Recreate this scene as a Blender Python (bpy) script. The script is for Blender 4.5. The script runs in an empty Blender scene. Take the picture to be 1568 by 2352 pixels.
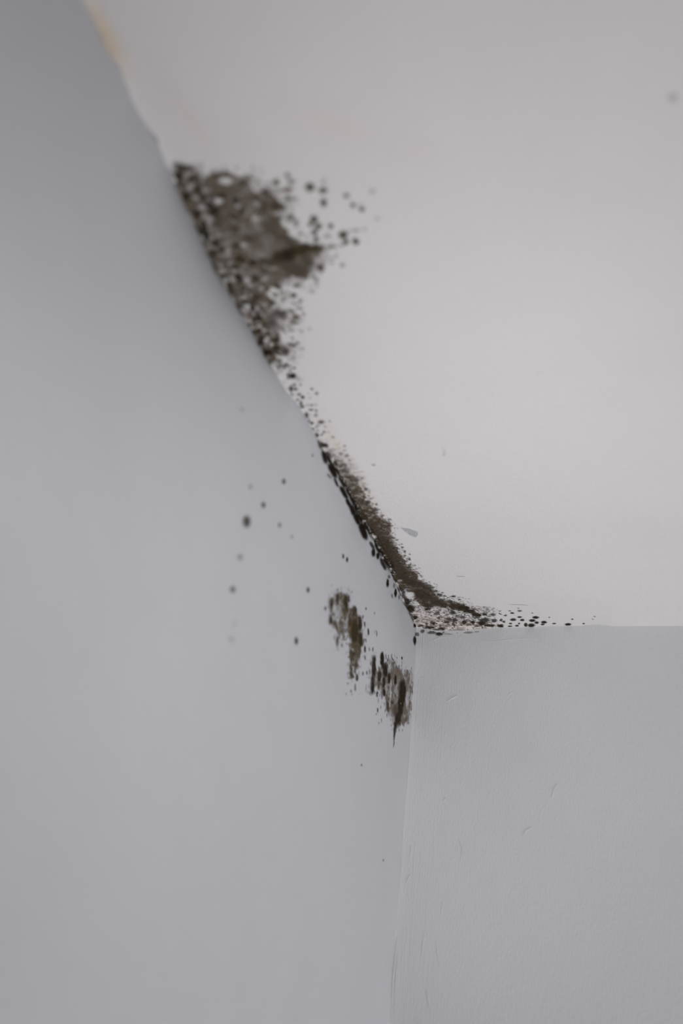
import bpy, math
import numpy as np
from mathutils import Matrix, Vector

# ------------------------------------------------------------------ camera, world, light, exposure
F = 1700.0                                    # focal length in pixels of a 1568 x 2352 frame
H = 2.5                                       # ceiling height
R0 = CAM_ROWS = None
CORNER_PX, CORNER_DEPTH = (957.0, 1442.0), 1.45


def ray(p):
    return np.array([(p[0] - 784) / F, -(p[1] - 1176) / F, -1.0])


def solve_rotation():
    """Camera rotation that makes the three mutually square edges of the room corner run as they do."""
    r0 = ray(CORNER_PX)
    n = [np.cross(r0, ray(p)) for p in ((1568, 1438), (196, 0), (893, 2352))]
    n = [k / np.linalg.norm(k) for k in n]

    def R(w):
        t = np.linalg.norm(w) + 1e-12
        k = w / t
        K = np.array([[0, -k[2], k[1]], [k[2], 0, -k[0]], [-k[1], k[0], 0]])
        return np.eye(3) + math.sin(t) * K + (1 - math.cos(t)) * K @ K

    def res(M):
        return np.array([n[0] @ M[:, 0], n[1] @ M[:, 1], n[2] @ M[:, 2]])
    M = np.array([[0.947, 0.297, 0.119], [0.055, -0.523, 0.851], [0.31, -0.799, -0.515]])
    u, _, vt = np.linalg.svd(M)
    M = u @ vt
    for _ in range(60):
        r = res(M)
        J = np.zeros((3, 3))
        for i in range(3):
            w = np.zeros(3)
            w[i] = 1e-6
            J[:, i] = (res(R(w) @ M) - r) / 1e-6
        d = np.linalg.solve(J, -r)
        M = R(d) @ M
    return M


M = solve_rotation()                          # world -> camera
CAM = np.array([0, 0, H]) - M.T @ (CORNER_DEPTH * ray(CORNER_PX))

sc = bpy.context.scene
col = sc.collection
cd = bpy.data.cameras.new('camera')
cam = bpy.data.objects.new('camera', cd)
col.objects.link(cam)
mw = np.eye(4)
mw[:3, :3] = M.T
mw[:3, 3] = CAM
cam.matrix_world = Matrix(mw.tolist())
cd.sensor_fit = 'VERTICAL'
cd.sensor_height = 36.0
cd.lens = F / 2352 * 36.0
cd.clip_start = 0.02
cd.dof.use_dof = True
cd.dof.focus_distance = 1.40
cd.dof.aperture_fstop = (cd.lens / 1000) / 0.0125
cd.dof.aperture_blades = 0
sc.camera = cam

sc.view_settings.view_transform = 'Standard'
sc.view_settings.look = 'None'
sc.view_settings.gamma = 1
sc.view_settings.use_curve_mapping = False
sc.view_settings.exposure = -0.17

w = bpy.data.worlds.new('world')
sc.world = w
w.use_nodes = True
bg = w.node_tree.nodes['Background']
bg.inputs[0].default_value = (0.97, 0.985, 1.0, 1)
bg.inputs[1].default_value = 0.11


def area(name, loc, target, sx, sy, power, color):
    l = bpy.data.lights.new(name, 'AREA')
    l.shape = 'RECTANGLE'
    l.size, l.size_y = sx, sy
    l.energy = power
    l.color = color
    o = bpy.data.objects.new(name, l)
    col.objects.link(o)
    o.location = loc
    o.rotation_euler = (Vector(target) - Vector(loc)).to_track_quat('-Z', 'Y').to_euler()
    return o


area('window_daylight', (1.5, -0.44, 0.3), (0.15, -0.3, 2.4), 0.5, 0.7, 26.0, (1.0, 0.99, 0.98))
lamp = bpy.data.lights.new('added_falloff_spot', 'SPOT')          # added soft spot behind the camera; its cone falloff imitates lens vignetting
lamp.energy = 37.0
lamp.color = (1.0, 0.995, 0.985)
lamp.spot_size = 0.992
lamp.spot_blend = 1.0
lamp.shadow_soft_size = 0.16
lo = bpy.data.objects.new('added_falloff_spot', lamp)
col.objects.link(lo)
lo.location = (0.27, -1.63, 2.02)
lo.rotation_euler = (Vector((0.19, 0.06, 2.35)) - lo.location).to_track_quat('-Z', 'Y').to_euler()

# ------------------------------------------------------------------ projection between photo and surfaces


def hit(px, py, axis, value):
    """Photo point to the point of a wall or the ceiling plane seen there."""
    px = np.asarray(px, float)
    py = np.asarray(py, float)
    r = np.stack([(px - 784) / F, -(py - 1176) / F, -np.ones_like(px)], -1) @ M
    t = (value - CAM[axis]) / r[..., axis]
    return CAM + r * t[..., None]


def project(P):
    c = (P - CAM) @ M.T
    return 784 + F * c[..., 0] / -c[..., 2], 1176 - F * c[..., 1] / -c[..., 2]


EDGE_LEFT = [(196, 0), (213, 34), (232, 65), (253, 119), (279, 150), (295, 201), (318, 253), (341, 287), (362, 310),
             (372, 344), (385, 373), (397, 400), (410, 436), (423, 462), (446, 505), (467, 560), (484, 590), (501, 629),
             (518, 654), (537, 686), (562, 730), (583, 766), (604, 807), (622, 839), (635, 858), (656, 896), (673, 913),
             (690, 936), (703, 959), (716, 982), (729, 1006), (740, 1030), (753, 1050), (775, 1086), (799, 1129),
             (814, 1156), (825, 1186), (841, 1212), (858, 1236), (870, 1263), (890, 1296), (900, 1321), (916, 1354),
             (926, 1379), (938, 1400), (949, 1422), (957, 1442)]
e = hit(*np.array(EDGE_LEFT, float).T, 2, H)
o_ = np.argsort(e[:, 1])
WY, WX = e[o_, 1], e[o_, 0]
WX = np.where(WY > -0.004, 0, WX)
EDGE_BACK = [(957, 1442), (985, 1446), (1010, 1449), (1060, 1449), (1090, 1446), (1120, 1444), (1160, 1442), (1230, 1441),
             (1240, 1439), (1335, 1438), (1355, 1435), (1380, 1435), (1400, 1439), (1568, 1438)]
e = hit(*np.array(EDGE_BACK, float).T, 1, 0.0)
BX, BZ = e[:, 0], e[:, 2] - H
EDGE_DOWN = [(957, 1442), (955, 1500), (948, 1600), (942, 1700), (935, 1800), (930, 1850), (920, 2000), (912, 2100),
             (904, 2180), (900, 2250), (893, 2352)]
e = hit(*np.array(EDGE_DOWN, float).T, 1, 0.0)
o_ = np.argsort(e[:, 2])
VZ, VX = e[o_, 2], e[o_, 0]


def wig_left(y):
    return np.interp(y, WY, WX)


def wig_back(x):
    return np.interp(x, BX, BZ)


def wig_down(z):
    return np.interp(z, VZ, VX) * (z > VZ[0] - 1)


def hash2(i, j, s):
    n = (i.astype(np.int64) * 374761393 + j.astype(np.int64) * 668265263 + s * 1274126177) & 0x7fffffff
    n = ((n ^ (n >> 13)) * 1274126177) & 0x7fffffff
    return ((n ^ (n >> 16)) & 0xffff) / 65535.0


def vnoise(x, y, s=0):
    i, j = np.floor(x), np.floor(y)
    fx, fy = x - i, y - j
    fx = fx * fx * (3 - 2 * fx)
    fy = fy * fy * (3 - 2 * fy)
    a, b = hash2(i, j, s), hash2(i + 1, j, s)
    c, d = hash2(i, j + 1, s), hash2(i + 1, j + 1, s)
    return (a * (1 - fx) + b * fx) * (1 - fy) + (c * (1 - fx) + d * fx) * fy


def fbm(x, y, s=0, n=3):
    t, a, tot = 0, 1.0, 0
    for k in range(n):
        t = t + a * vnoise(x * 2 ** k + 17.3 * k, y * 2 ** k - 9.1 * k, s + k)
        tot += a
        a *= 0.55
    return t / tot


def dots(x, y, s, prob):
    """round colonies of random size, one to a cell at most; 1 at a centre, 0 outside"""
    i0, j0 = np.floor(x), np.floor(y)
    best = np.zeros_like(x)
    for di in (-1, 0, 1):
        for dj in (-1, 0, 1):
            i, j = i0 + di, j0 + dj
            cx = i + 0.15 + 0.7 * hash2(i, j, s)
            cy = j + 0.15 + 0.7 * hash2(i, j, s + 5)
            r = 0.16 + 0.42 * hash2(i, j, s + 9) ** 2
            on = hash2(i, j, s + 13) < prob
            d = np.hypot(x - cx, y - cy) / r
            best = np.maximum(best, np.where(on, np.clip(1.5 - 1.5 * d, 0, 1), 0))
    return best


def smooth(a, b, x):
    t = np.clip((x - a) / (b - a), 0, 1)
    return t * t * (3 - 2 * t)


# surfaces: local coordinates -> points of the real, slightly uneven plaster
def surf_ceiling(x, y):
    s = np.maximum(x - wig_left(y), 0)
    z = H + wig_back(x) * np.exp(y / 0.02) - (0.0008 + 0.0022 * smooth(-0.80, -0.95, y)) * np.exp(-s / 0.005)
    return np.stack([x, y, z], -1)


def surf_left(y, z):
    x = wig_left(y) * np.exp(-np.maximum(H - z, 0) / 0.035) + wig_down(z) * np.exp(np.minimum(y, 0) / 0.03)
    return np.stack([x, y, z], -1)


def surf_back(x, z):
    s = np.maximum(x - wig_down(z), 0)
    y = -0.0025 * np.exp(-s / 0.010) - 0.0012 * np.exp(-np.maximum(H - z, 0) / 0.01)
    return np.stack([x, y, z], -1)


# ------------------------------------------------------------------ materials


def lin(c):
    return tuple(((v / 255) / 12.92 if v <= 10 else ((v / 255 + 0.055) / 1.055) ** 2.4) for v in c)


def plaster(name, color, stretch, strength, rot=0.0, stain=False, brushed=False):
    m = bpy.data.materials.new(name)
    m.use_nodes = True
    nt = m.node_tree
    N, L = nt.nodes, nt.links
    b = N['Principled BSDF']
    b.inputs['Roughness'].default_value = 0.62
    b.inputs['Specular IOR Level'].default_value = 0.25
    tc = N.new('ShaderNodeTexCoord')
    mp = N.new('ShaderNodeMapping')
    mp.inputs['Scale'].default_value = stretch
    mp.inputs['Rotation'].default_value = rot if isinstance(rot, tuple) else (0, 0, rot)
    L.new(tc.outputs['Object'], mp.inputs['Vector'])
    n1 = N.new('ShaderNodeTexNoise')
    n1.inputs['Scale'].default_value = 330
    n1.inputs['Detail'].default_value = 3
    n1.inputs['Roughness'].default_value = 0.55
    L.new(mp.outputs[0], n1.inputs['Vector'])
    n2 = N.new('ShaderNodeTexNoise')
    n2.inputs['Scale'].default_value = 28
    n2.inputs['Detail'].default_value = 4
    L.new(mp.outputs[0], n2.inputs['Vector'])
    n3 = N.new('ShaderNodeTexNoise')
    n3.inputs['Scale'].default_value = 4.5
    n3.inputs['Detail'].default_value = 3
    L.new(tc.outputs['Object'], n3.inputs['Vector'])
    b1 = N.new('ShaderNodeBump')
    b1.inputs['Strength'].default_value = strength
    b1.inputs['Distance'].default_value = 0.0011
    L.new(n1.outputs[0], b1.inputs['Height'])
    b2 = N.new('ShaderNodeBump')
    b2.inputs['Strength'].default_value = 0.30
    b2.inputs['Distance'].default_value = 0.0025
    L.new(n2.outputs[0], b2.inputs['Height'])
    L.new(b1.outputs[0], b2.inputs['Normal'])
    last = b2.outputs[0]
    if brushed:                                       # upright brush marks beside the corner
        m3 = N.new('ShaderNodeMapping')
        m3.inputs['Scale'].default_value = (330, 1, 9)
        m3.inputs['Rotation'].default_value = (0, 0.03, 0)
        L.new(tc.outputs['Object'], m3.inputs['Vector'])
        n4 = N.new('ShaderNodeTexNoise')
        n4.inputs['Scale'].default_value = 1.0
        n4.inputs['Detail'].default_value = 3
        L.new(m3.outputs[0], n4.inputs['Vector'])
        sx = N.new('ShaderNodeSeparateXYZ')
        L.new(tc.outputs['Object'], sx.inputs[0])
        mr = N.new('ShaderNodeMapRange')
        mr.inputs[1].default_value, mr.inputs[2].default_value = 0.015, 0.11
        mr.inputs[3].default_value, mr.inputs[4].default_value = 0.75, 0.0
        L.new(sx.outputs[0], mr.inputs[0])
        b3 = N.new('ShaderNodeBump')
        b3.inputs['Distance'].default_value = 0.0012
        L.new(mr.outputs[0], b3.inputs['Strength'])
        L.new(n4.outputs[0], b3.inputs['Height'])
        L.new(last, b3.inputs['Normal'])
        last = b3.outputs[0]
    L.new(last, b.inputs['Normal'])
    # faint unevenness of the old paint
    mx = N.new('ShaderNodeMixRGB')
    mx.inputs[1].default_value = (*[c * 0.965 for c in color], 1)
    mx.inputs[2].default_value = (*color, 1)
    rp = N.new('ShaderNodeMapRange')
    rp.inputs[1].default_value, rp.inputs[2].default_value = 0.35, 0.65
    L.new(n3.outputs[0], rp.inputs[0])
    L.new(rp.outputs[0], mx.inputs[0])
    out = mx.outputs[0]
    if stain:
        at = N.new('ShaderNodeAttribute')
        at.attribute_name = 'stain'
        m2 = N.new('ShaderNodeMixRGB')
        m2.blend_type = 'MULTIPLY'
        m2.inputs[0].default_value = 1
        L.new(out, m2.inputs[1])
        L.new(at.outputs['Color'], m2.inputs[2])
        out = m2.outputs[0]
    L.new(out, b.inputs['Base Color'])
    return m


MAT_CEIL = plaster('warm_white_ceiling_paint', (0.745, 0.721, 0.726), (1.0, 0.42, 1), 1.0, rot=0.18, stain=True)
MAT_LEFT = plaster('cool_white_wall_paint', (0.60, 0.603, 0.64), (1, 0.6, 1.0), 0.60)
MAT_BACK = plaster('pale_grey_wall_paint', (0.572, 0.577, 0.600), (1.0, 1, 0.42), 0.75, rot=(0, 0.15, 0), brushed=True)


def mould_material(name, rough=0.9):
    m = bpy.data.materials.new(name)
    m.use_nodes = True
    N, L = m.node_tree.nodes, m.node_tree.links
    b = N['Principled BSDF']
    b.inputs['Roughness'].default_value = rough
    b.inputs['Specular IOR Level'].default_value = 0.1
    at = N.new('ShaderNodeAttribute')
    at.attribute_name = 'growth'
    tc = N.new('ShaderNodeTexCoord')
    n = N.new('ShaderNodeTexNoise')
    n.inputs['Scale'].default_value = 900
    n.inputs['Detail'].default_value = 2
    L.new(tc.outputs['Object'], n.inputs['Vector'])
    r = N.new('ShaderNodeMapRange')
    r.inputs[1].default_value, r.inputs[2].default_value = 0.3, 0.7
    r.inputs[3].default_value, r.inputs[4].default_value = 0.6, 1.4
    L.new(n.outputs[0], r.inputs[0])
    mx = N.new('ShaderNodeVectorMath')
    mx.operation = 'SCALE'
    L.new(at.outputs['Color'], mx.inputs[0])
    L.new(r.outputs[0], mx.inputs['Scale'])
    L.new(mx.outputs[0], b.inputs['Base Color'])
    L.new(at.outputs['Alpha'], b.inputs['Alpha'])
    bp = N.new('ShaderNodeBump')
    bp.inputs['Strength'].default_value = 0.5
    bp.inputs['Distance'].default_value = 0.001
    L.new(n.outputs[0], bp.inputs['Height'])
    L.new(bp.outputs[0], b.inputs['Normal'])
    return m


MAT_MOULD = mould_material('thin_fuzzy_mould')
MAT_FLAKE = mould_material('grey_undercoat', 0.7)

# ------------------------------------------------------------------ mesh helpers


def grid_mesh(name, P, mat, attr=None, attr_name=None, keep=None, thick=None):
    """A quad sheet over an (n, m, 3) array of points; optionally only some cells, optionally with a back face."""
    n, m = P.shape[:2]
    idx = np.arange(n * m).reshape(n, m)
    q = np.stack([idx[:-1, :-1], idx[1:, :-1], idx[1:, 1:], idx[:-1, 1:]], -1).reshape(-1, 4)
    if keep is not None:
        k = (keep[:-1, :-1] | keep[1:, :-1] | keep[1:, 1:] | keep[:-1, 1:]).reshape(-1)
        q = q[k]
    V = P.reshape(-1, 3)
    used = np.unique(q)
    remap = -np.ones(n * m, int)
    remap[used] = np.arange(len(used))
    q = remap[q]
    V = V[used]
    me = bpy.data.meshes.new(name)
    me.vertices.add(len(V))
    me.vertices.foreach_set('co', V.astype(np.float32).ravel())
    me.loops.add(len(q) * 4)
    me.loops.foreach_set('vertex_index', q.astype(np.int32).ravel())
    me.polygons.add(len(q))
    me.polygons.foreach_set('loop_start', np.arange(0, len(q) * 4, 4, dtype=np.int32))
    me.polygons.foreach_set('use_smooth', np.ones(len(q), bool))
    me.update(calc_edges=True)
    me.validate()
    if attr is not None:
        a = me.color_attributes.new(attr_name, 'FLOAT_COLOR', 'POINT')
        a.data.foreach_set('color', attr.reshape(-1, 4)[used].astype(np.float32).ravel())
    me.materials.append(mat)
    return me


def link(name, me, parent=None, origin=None, **props):
    o = bpy.data.objects.new(name, me)
    col.objects.link(o)
    if origin is not None:
        me.transform(Matrix.Translation(-Vector([float(v) for v in origin])))
        o.location = [float(v) for v in origin]
    if parent is not None:
        o.parent = parent
        if origin is not None:
            o.location = Vector([float(v) for v in origin]) - parent.location
    for k, v in props.items():
        o[k] = v
    return o


def spaced(a, b, fine, growth, top):
    """positions from a to b, tight near a and wider further on"""
    out, d = [a], fine
    s = 1 if b > a else -1
    while abs(b - out[-1]) > d:
        out.append(out[-1] + s * d)
        d = min(d * growth, top)
    out.append(b)
    return np.array(out)


# ------------------------------------------------------------------ the room: ceiling and two walls
xs = spaced(0, 2.6, 0.0012, 1.03, 0.012)
ys = spaced(0, -2.9, 0.003, 1.012, 0.012)
S, Y = np.meshgrid(xs, ys, indexing='ij')
X = S + wig_left(Y) * np.exp(-S / 0.05)
P = surf_ceiling(X, Y)
# low relief of the rolled and brushed plaster
P[..., 2] += 0.0006 * (fbm(X * 14, Y * 9, 3) - 0.5) * smooth(0, 0.03, S) * smooth(0, 0.03, -Y)
px, py = project(P)
stain = np.ones(P.shape[:2] + (4,))


def tint(cx, cy, rx, ry, ang, colr, amt):
    ca, sa = math.cos(ang), math.sin(ang)
    wx = 25 * (fbm(X * 30, Y * 20, 31) - 0.5) * min(1, ry / 30)
    dx, dy = px - cx + wx, py - cy - wx
    u, v = (dx * ca + dy * sa) / rx, (-dx * sa + dy * ca) / ry
    k = (amt * np.exp(-(u * u + v * v)))[..., None]
    stain[..., :3] *= 1 - k * (1 - np.array(colr))


tint(240, 75, 85, 22, 1.08, (0.93, 0.79, 0.60), 1.0)       # tan damp stain along the edge
tint(262, 128, 14, 10, 1.0, (0.95, 0.8, 0.62), 0.7)
tint(440, 275, 90, 18, 0.9, (1.0, 0.90, 0.88), 0.6)         # pinkish old paint showing through
tint(770, 285, 130, 40, 0.25, (1.0, 0.92, 0.90), 0.6)
tint(960, 345, 60, 18, 0.3, (1.0, 0.93, 0.91), 0.5)
tint(560, 330, 70, 22, 0.2, (1.0, 0.94, 0.92), 0.45)
tint(985, 1420, 50, 18, 0.2, (0.97, 0.86, 0.80), 0.8)      # pink tinge in the corner
tint(1070, 1437, 80, 9, 0.0, (0.98, 0.87, 0.78), 0.8)
tint(765, 1010, 45, 14, 1.05, (0.95, 0.86, 0.74), 0.5)
tint(840, 1130, 90, 12, 1.1, (0.96, 0.88, 0.78), 0.4)
ceil = link('ceiling', grid_mesh('ceiling', P, MAT_CEIL, stain, 'stain'), kind='structure')

zs = spaced(H, 0.0, 0.0015, 1.025, 0.03)
ys2 = spaced(0, -2.9, 0.003, 1.012, 0.03)
Yl, Zl = np.meshgrid(ys2, zs, indexing='ij')
T = np.maximum(H - Zl, 0)
P = surf_left(Yl, Zl)
P[..., 0] += 0.0008 * (fbm(Yl * 8, Zl * 10, 7) - 0.5) * smooth(0, 0.03, T) * smooth(0, 0.03, -Yl)
# top of the wall meets the lowered lip of the ceiling plaster
P[..., 2] -= (0.0008 + 0.0022 * smooth(-0.80, -0.95, Yl)) * np.exp(-T / 0.01)
link('wall_left', grid_mesh('wall_left', P[:, ::-1], MAT_LEFT), kind='structure')

xs3 = spaced(0, 2.6, 0.0012, 1.03, 0.03)
Xb, Zb = np.meshgrid(xs3, zs, indexing='ij')
Xb2 = Xb + wig_down(Zb) * np.exp(-Xb / 0.03)
P = surf_back(Xb2, Zb)
P[..., 1] += 0.0009 * (fbm(Xb * 10, Zb * 7, 11) - 0.5) * smooth(0, 0.03, Xb) * smooth(0, 0.03, H - Zb)
P[..., 2] += wig_back(Xb2) * np.exp(-(H - Zb) / 0.02)
link('wall_back', grid_mesh('wall_back', P, MAT_BACK), kind='structure')

# ------------------------------------------------------------------ mould
# colours of the growth itself (albedo)
FILM = np.array([0.163, 0.133, 0.104])
DARK = np.array([0.018, 0.012, 0.007])
OLIVE = np.array([0.090, 0.066, 0.026])
TAN = np.array([0.30, 0.25, 0.18])
BROWN = np.array([0.060, 0.038, 0.022])


def in_poly(px, py, poly):
    """signed distance in photo pixels to a traced outline, positive inside"""
    poly = np.array(poly, float)
    inside = np.zeros(px.shape, bool)
    d = np.full(px.shape, 1e9)
    for a, b in zip(poly, np.roll(poly, -1, 0)):
        c = ((a[1] > py) != (b[1] > py))
        with np.errstate(divide='ignore', invalid='ignore'):
            xi = (b[0] - a[0]) * (py - a[1]) / (b[1] - a[1] + 1e-12) + a[0]
        inside ^= c & (px < xi)
        ab = b - a
        t = np.clip(((px - a[0]) * ab[0] + (py - a[1]) * ab[1]) / (ab @ ab + 1e-9), 0, 1)
        d = np.minimum(d, np.hypot(px - a[0] - t * ab[0], py - a[1] - t * ab[1]))
    return np.where(inside, d, -d)


def blob(px, py, b, taper=False):
    """soft spot: (x, y, rx, ry, strength) or a stroke (x0, y0, x1, y1, r, strength)"""
    if len(b) == 6:
        x0, y0, x1, y1, r, s = b
        dx, dy = x1 - x0, y1 - y0
        if taper:                                   # spindle shaped streak
            L = max(math.hypot(dx, dy), 1e-3)
            ux, uy = dx / L, dy / L
            mx_, my_ = (x0 + x1) / 2, (y0 + y1) / 2
            al = ((px - mx_) * ux + (py - my_) * uy) / (L * 0.5 + r * 0.9)
            ac = (-(px - mx_) * uy + (py - my_) * ux) / r
            d = np.sqrt(np.abs(al) ** 3.0 + ac * ac)
        else:
            t = np.clip(((px - x0) * dx + (py - y0) * dy) / (dx * dx + dy * dy + 1e-9), 0, 1)
            d = np.hypot(px - x0 - t * dx, py - y0 - t * dy) / r
    else:
        x, y, rx, ry, s = b
        d = np.hypot((px - x) / rx, (py - y) / ry)
    return s * smooth(1.25, 0.45, d)


class Patch:
    """Gathers one growth: evaluates film, spots and holes over a surface grid and makes its thin relief mesh."""

    def __init__(self, surf, plane, box, su, sv, warp=3.0, ns=(1, 1)):
        self.surf = surf
        axis, value = plane
        xs = np.linspace(box[0], box[2], 9)
        ys = np.linspace(box[1], box[3], 9)
        A, B = np.meshgrid(xs, ys)
        h = hit(A, B, axis, value).reshape(-1, 3)
        other = [i for i in range(3) if i != axis]
        lo, hi = h.min(0), h.max(0)
        if axis == 2:
            hi[1] = min(hi[1], -0.0006)
        elif axis == 0:
            hi[1] = min(hi[1], -0.0006)
            hi[2] = min(hi[2], H - 0.0006)
        else:
            hi[2] = min(hi[2], H - 0.0006)
            lo[0] = max(lo[0], 0.0006)
        u = np.arange(lo[other[0]], hi[other[0]] + su, su)
        v = np.arange(lo[other[1]], hi[other[1]] + sv, sv)
        u = u[u <= hi[other[0]]]
        v = v[v <= hi[other[1]]]
        self.U, self.V = np.meshgrid(u, v, indexing='ij')
        self.P = surf(self.U, self.V)
        self.axis = axis
        self.px, self.py = project(self.P)
        U, V = self.U * ns[0], self.V * ns[1]
        self.nU, self.nV = U, V
        wx = fbm(U * 260, V * 260, 41) - 0.5
        wy = fbm(U * 260, V * 260, 57) - 0.5
        self.wx = self.px + 2 * warp * wx
        self.wy = self.py + 2 * warp * wy
        self.mask = (self.px > box[0]) & (self.px < box[2]) & (self.py > box[1]) & (self.py < box[3])
        if axis == 2:
            self.mask &= self.U > wig_left(self.V) + 0.0004
        self.film = np.zeros(U.shape)
        self.dark = np.zeros(U.shape)
        self.fc = np.zeros(U.shape + (3,)) + FILM
        self.dc = np.zeros(U.shape + (3,)) + DARK

    def add_film(self, a):
        self.film = np.maximum(self.film, a)

    def add_dark(self, a):
        self.dark = np.maximum(self.dark, a)

    def poly(self, pts, soft=6, amt=0.9, rough=0, nsc=260):
        d = in_poly(self.wx, self.wy, pts)
        if rough:                                   # ragged, broken outline
            n = fbm(self.nU * nsc, self.nV * nsc, 91) - 0.5
            d = d + rough * n
        self.add_film(amt * smooth(-soft * 0.5, soft, d))
        return d

    def films(self, bl, k=1.0):
        for b in bl:
            self.add_film(k * blob(self.wx, self.wy, b, self.axis == 0))

    def darks(self, bl, k=1.0):
        for b in bl:
            self.add_dark(k * blob(self.wx, self.wy, b, self.axis == 0))

    def holes(self, bl):
        for b in bl:
            h = 1 - blob(self.wx, self.wy, b, self.axis == 0)
            self.film *= h
            self.dark *= h

    def build(self, name, parent=None, mat=None, height=0.0007, cut=0.05, fit=None, **props):
        f = np.clip(self.film, 0, 0.97)
        d = np.clip(self.dark, 0, 0.985)
        a = 1 - (1 - f) * (1 - d)
        a = np.where(self.mask, a, 0)
        a = np.where(a < cut * 0.5, 0, a)
        wgt = (d / np.maximum(a, 1e-4))[..., None]
        wgt = np.clip(wgt, 0, 1)
        c = self.fc * (1 - wgt) + self.dc * wgt
        rgba = np.concatenate([c, a[..., None]], -1)
        P = self.P.copy()
        lift = 0.00012 + height * a * (0.6 + 0.8 * vnoise(self.U * 500, self.V * 500, 77))
        sign = {0: 1, 1: -1, 2: -1}[self.axis]
        P[..., self.axis] += sign * lift
        # lay the sheet on the bowed plaster rather than on a flat plane
        keep = a > cut
        if not keep.any():
            print('EMPTY', name)
            return None
        me = grid_mesh(name, P, mat or MAT_MOULD, rgba, 'growth', keep)
        V = np.empty(len(me.vertices) * 3, np.float32)
        me.vertices.foreach_get('co', V)
        origin = V.reshape(-1, 3).mean(0)
        return link(name, me, parent, origin, **props)


CEIL, LEFT, BACK = (surf_ceiling, (2, H)), (surf_left, (0, 0.0)), (surf_back, (1, 0.0))

# ---- 1. the large patch where the ceiling meets the left wall
p = Patch(*CEIL, (385, 350, 760, 860), 0.0007, 0.0011, warp=4.5)
outline = [(392, 385), (402, 372), (425, 370), (448, 382), (456, 398), (472, 404), (492, 392), (520, 393), (548, 403),
           (577, 397), (586, 408), (578, 422), (590, 440), (604, 432), (618, 430), (627, 450), (652, 464), (653, 480),
           (634, 490), (650, 510), (660, 535), (682, 550), (706, 562), (742, 560), (750, 570), (740, 588), (727, 600),
           (716, 616), (710, 638), (692, 643), (668, 634), (652, 644), (645, 664), (622, 664), (612, 676), (630, 690),
           (632, 706), (660, 712), (664, 728), (645, 740), (662, 748), (640, 758), (642, 776), (658, 790), (667, 806),
           (660, 818), (640, 822), (628, 840), (612, 838), (560, 760), (490, 640), (430, 520)]
d = p.poly(outline, 7, 0.86, 16, 200)
f1 = fbm(p.nU * 120, p.nV * 120, 5)
f2 = fbm(p.nU * 420, p.nV * 420, 6)
p.film *= 0.60 + 0.45 * smooth(0.36, 0.60, f1) + 0.35 * (f2 - 0.5)
right_core = smooth(560, 640, p.px) * smooth(700, 640, p.py)
p.film = np.maximum(p.film, 0.80 * right_core * smooth(0, 14, d))
edge_d = p.px - np.interp(p.py, [q[1] for q in EDGE_LEFT], [q[0] for q in EDGE_LEFT])
p.film *= 1 - 0.55 * smooth(0.50, 0.62, fbm(p.nU * 190, p.nV * 190, 8)) * smooth(95, 20, edge_d)
p.add_dark(0.75 * smooth(0.55, 0.68, fbm(p.nU * 170, p.nV * 170, 9)) * smooth(2, 14, d) * smooth(120, 10, edge_d))
p.add_dark(0.55 * smooth(0.56, 0.72, f2) * smooth(2, 10, d) * smooth(700, 560, p.py * 0 + 620))
big_holes = [(518, 415, 19, 10, .95), (503, 459, 12, 8, .97), (449, 453, 9, 7, .8), (586, 501, 10, 8, .7),
             (559, 561, 9, 6, .75), (545, 474, 9, 6, .5), (438, 428, 8, 6, .7), (526, 587, 8, 7, .6), (500, 541, 12, 6, .6),
             (482, 504, 8, 7, .6), (463, 478, 9, 6, .6), (607, 543, 9, 7, .3), (540, 548, 26, 4, .4), (628, 617, 10, 6, .5),
             (467, 411, 7, 7, .6), (442, 394, 7, 4, .6), (633, 673, 16, 9, .9), (610, 699, 9, 6, .6), (562, 682, 7, 6, .7),
             (572, 705, 8, 7, .8), (595, 749, 6, 6, .8), (568, 644, 10, 6, .7), (537, 622, 10, 5, .6), (575, 655, 8, 5, .6),
             (612, 782, 6, 6, .7), (625, 793, 6, 6, .8), (599, 664, 11, 5, .6), (604, 753, 5, 5, .7), (573, 600, 7, 5, .4),
             (555, 519, 12, 5, .35), (590, 470, 7, 5, .4), (520, 622, 8, 6, .5), (507, 606, 7, 6, .5), (560, 445, 10, 4, .4),
             (585, 720, 6, 6, .5), (640, 745, 14, 4, .5), (618, 730, 12, 3, .3), (628, 770, 7, 5, .5), (610, 640, 12, 5, .4)]
p.holes(big_holes)
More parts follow.
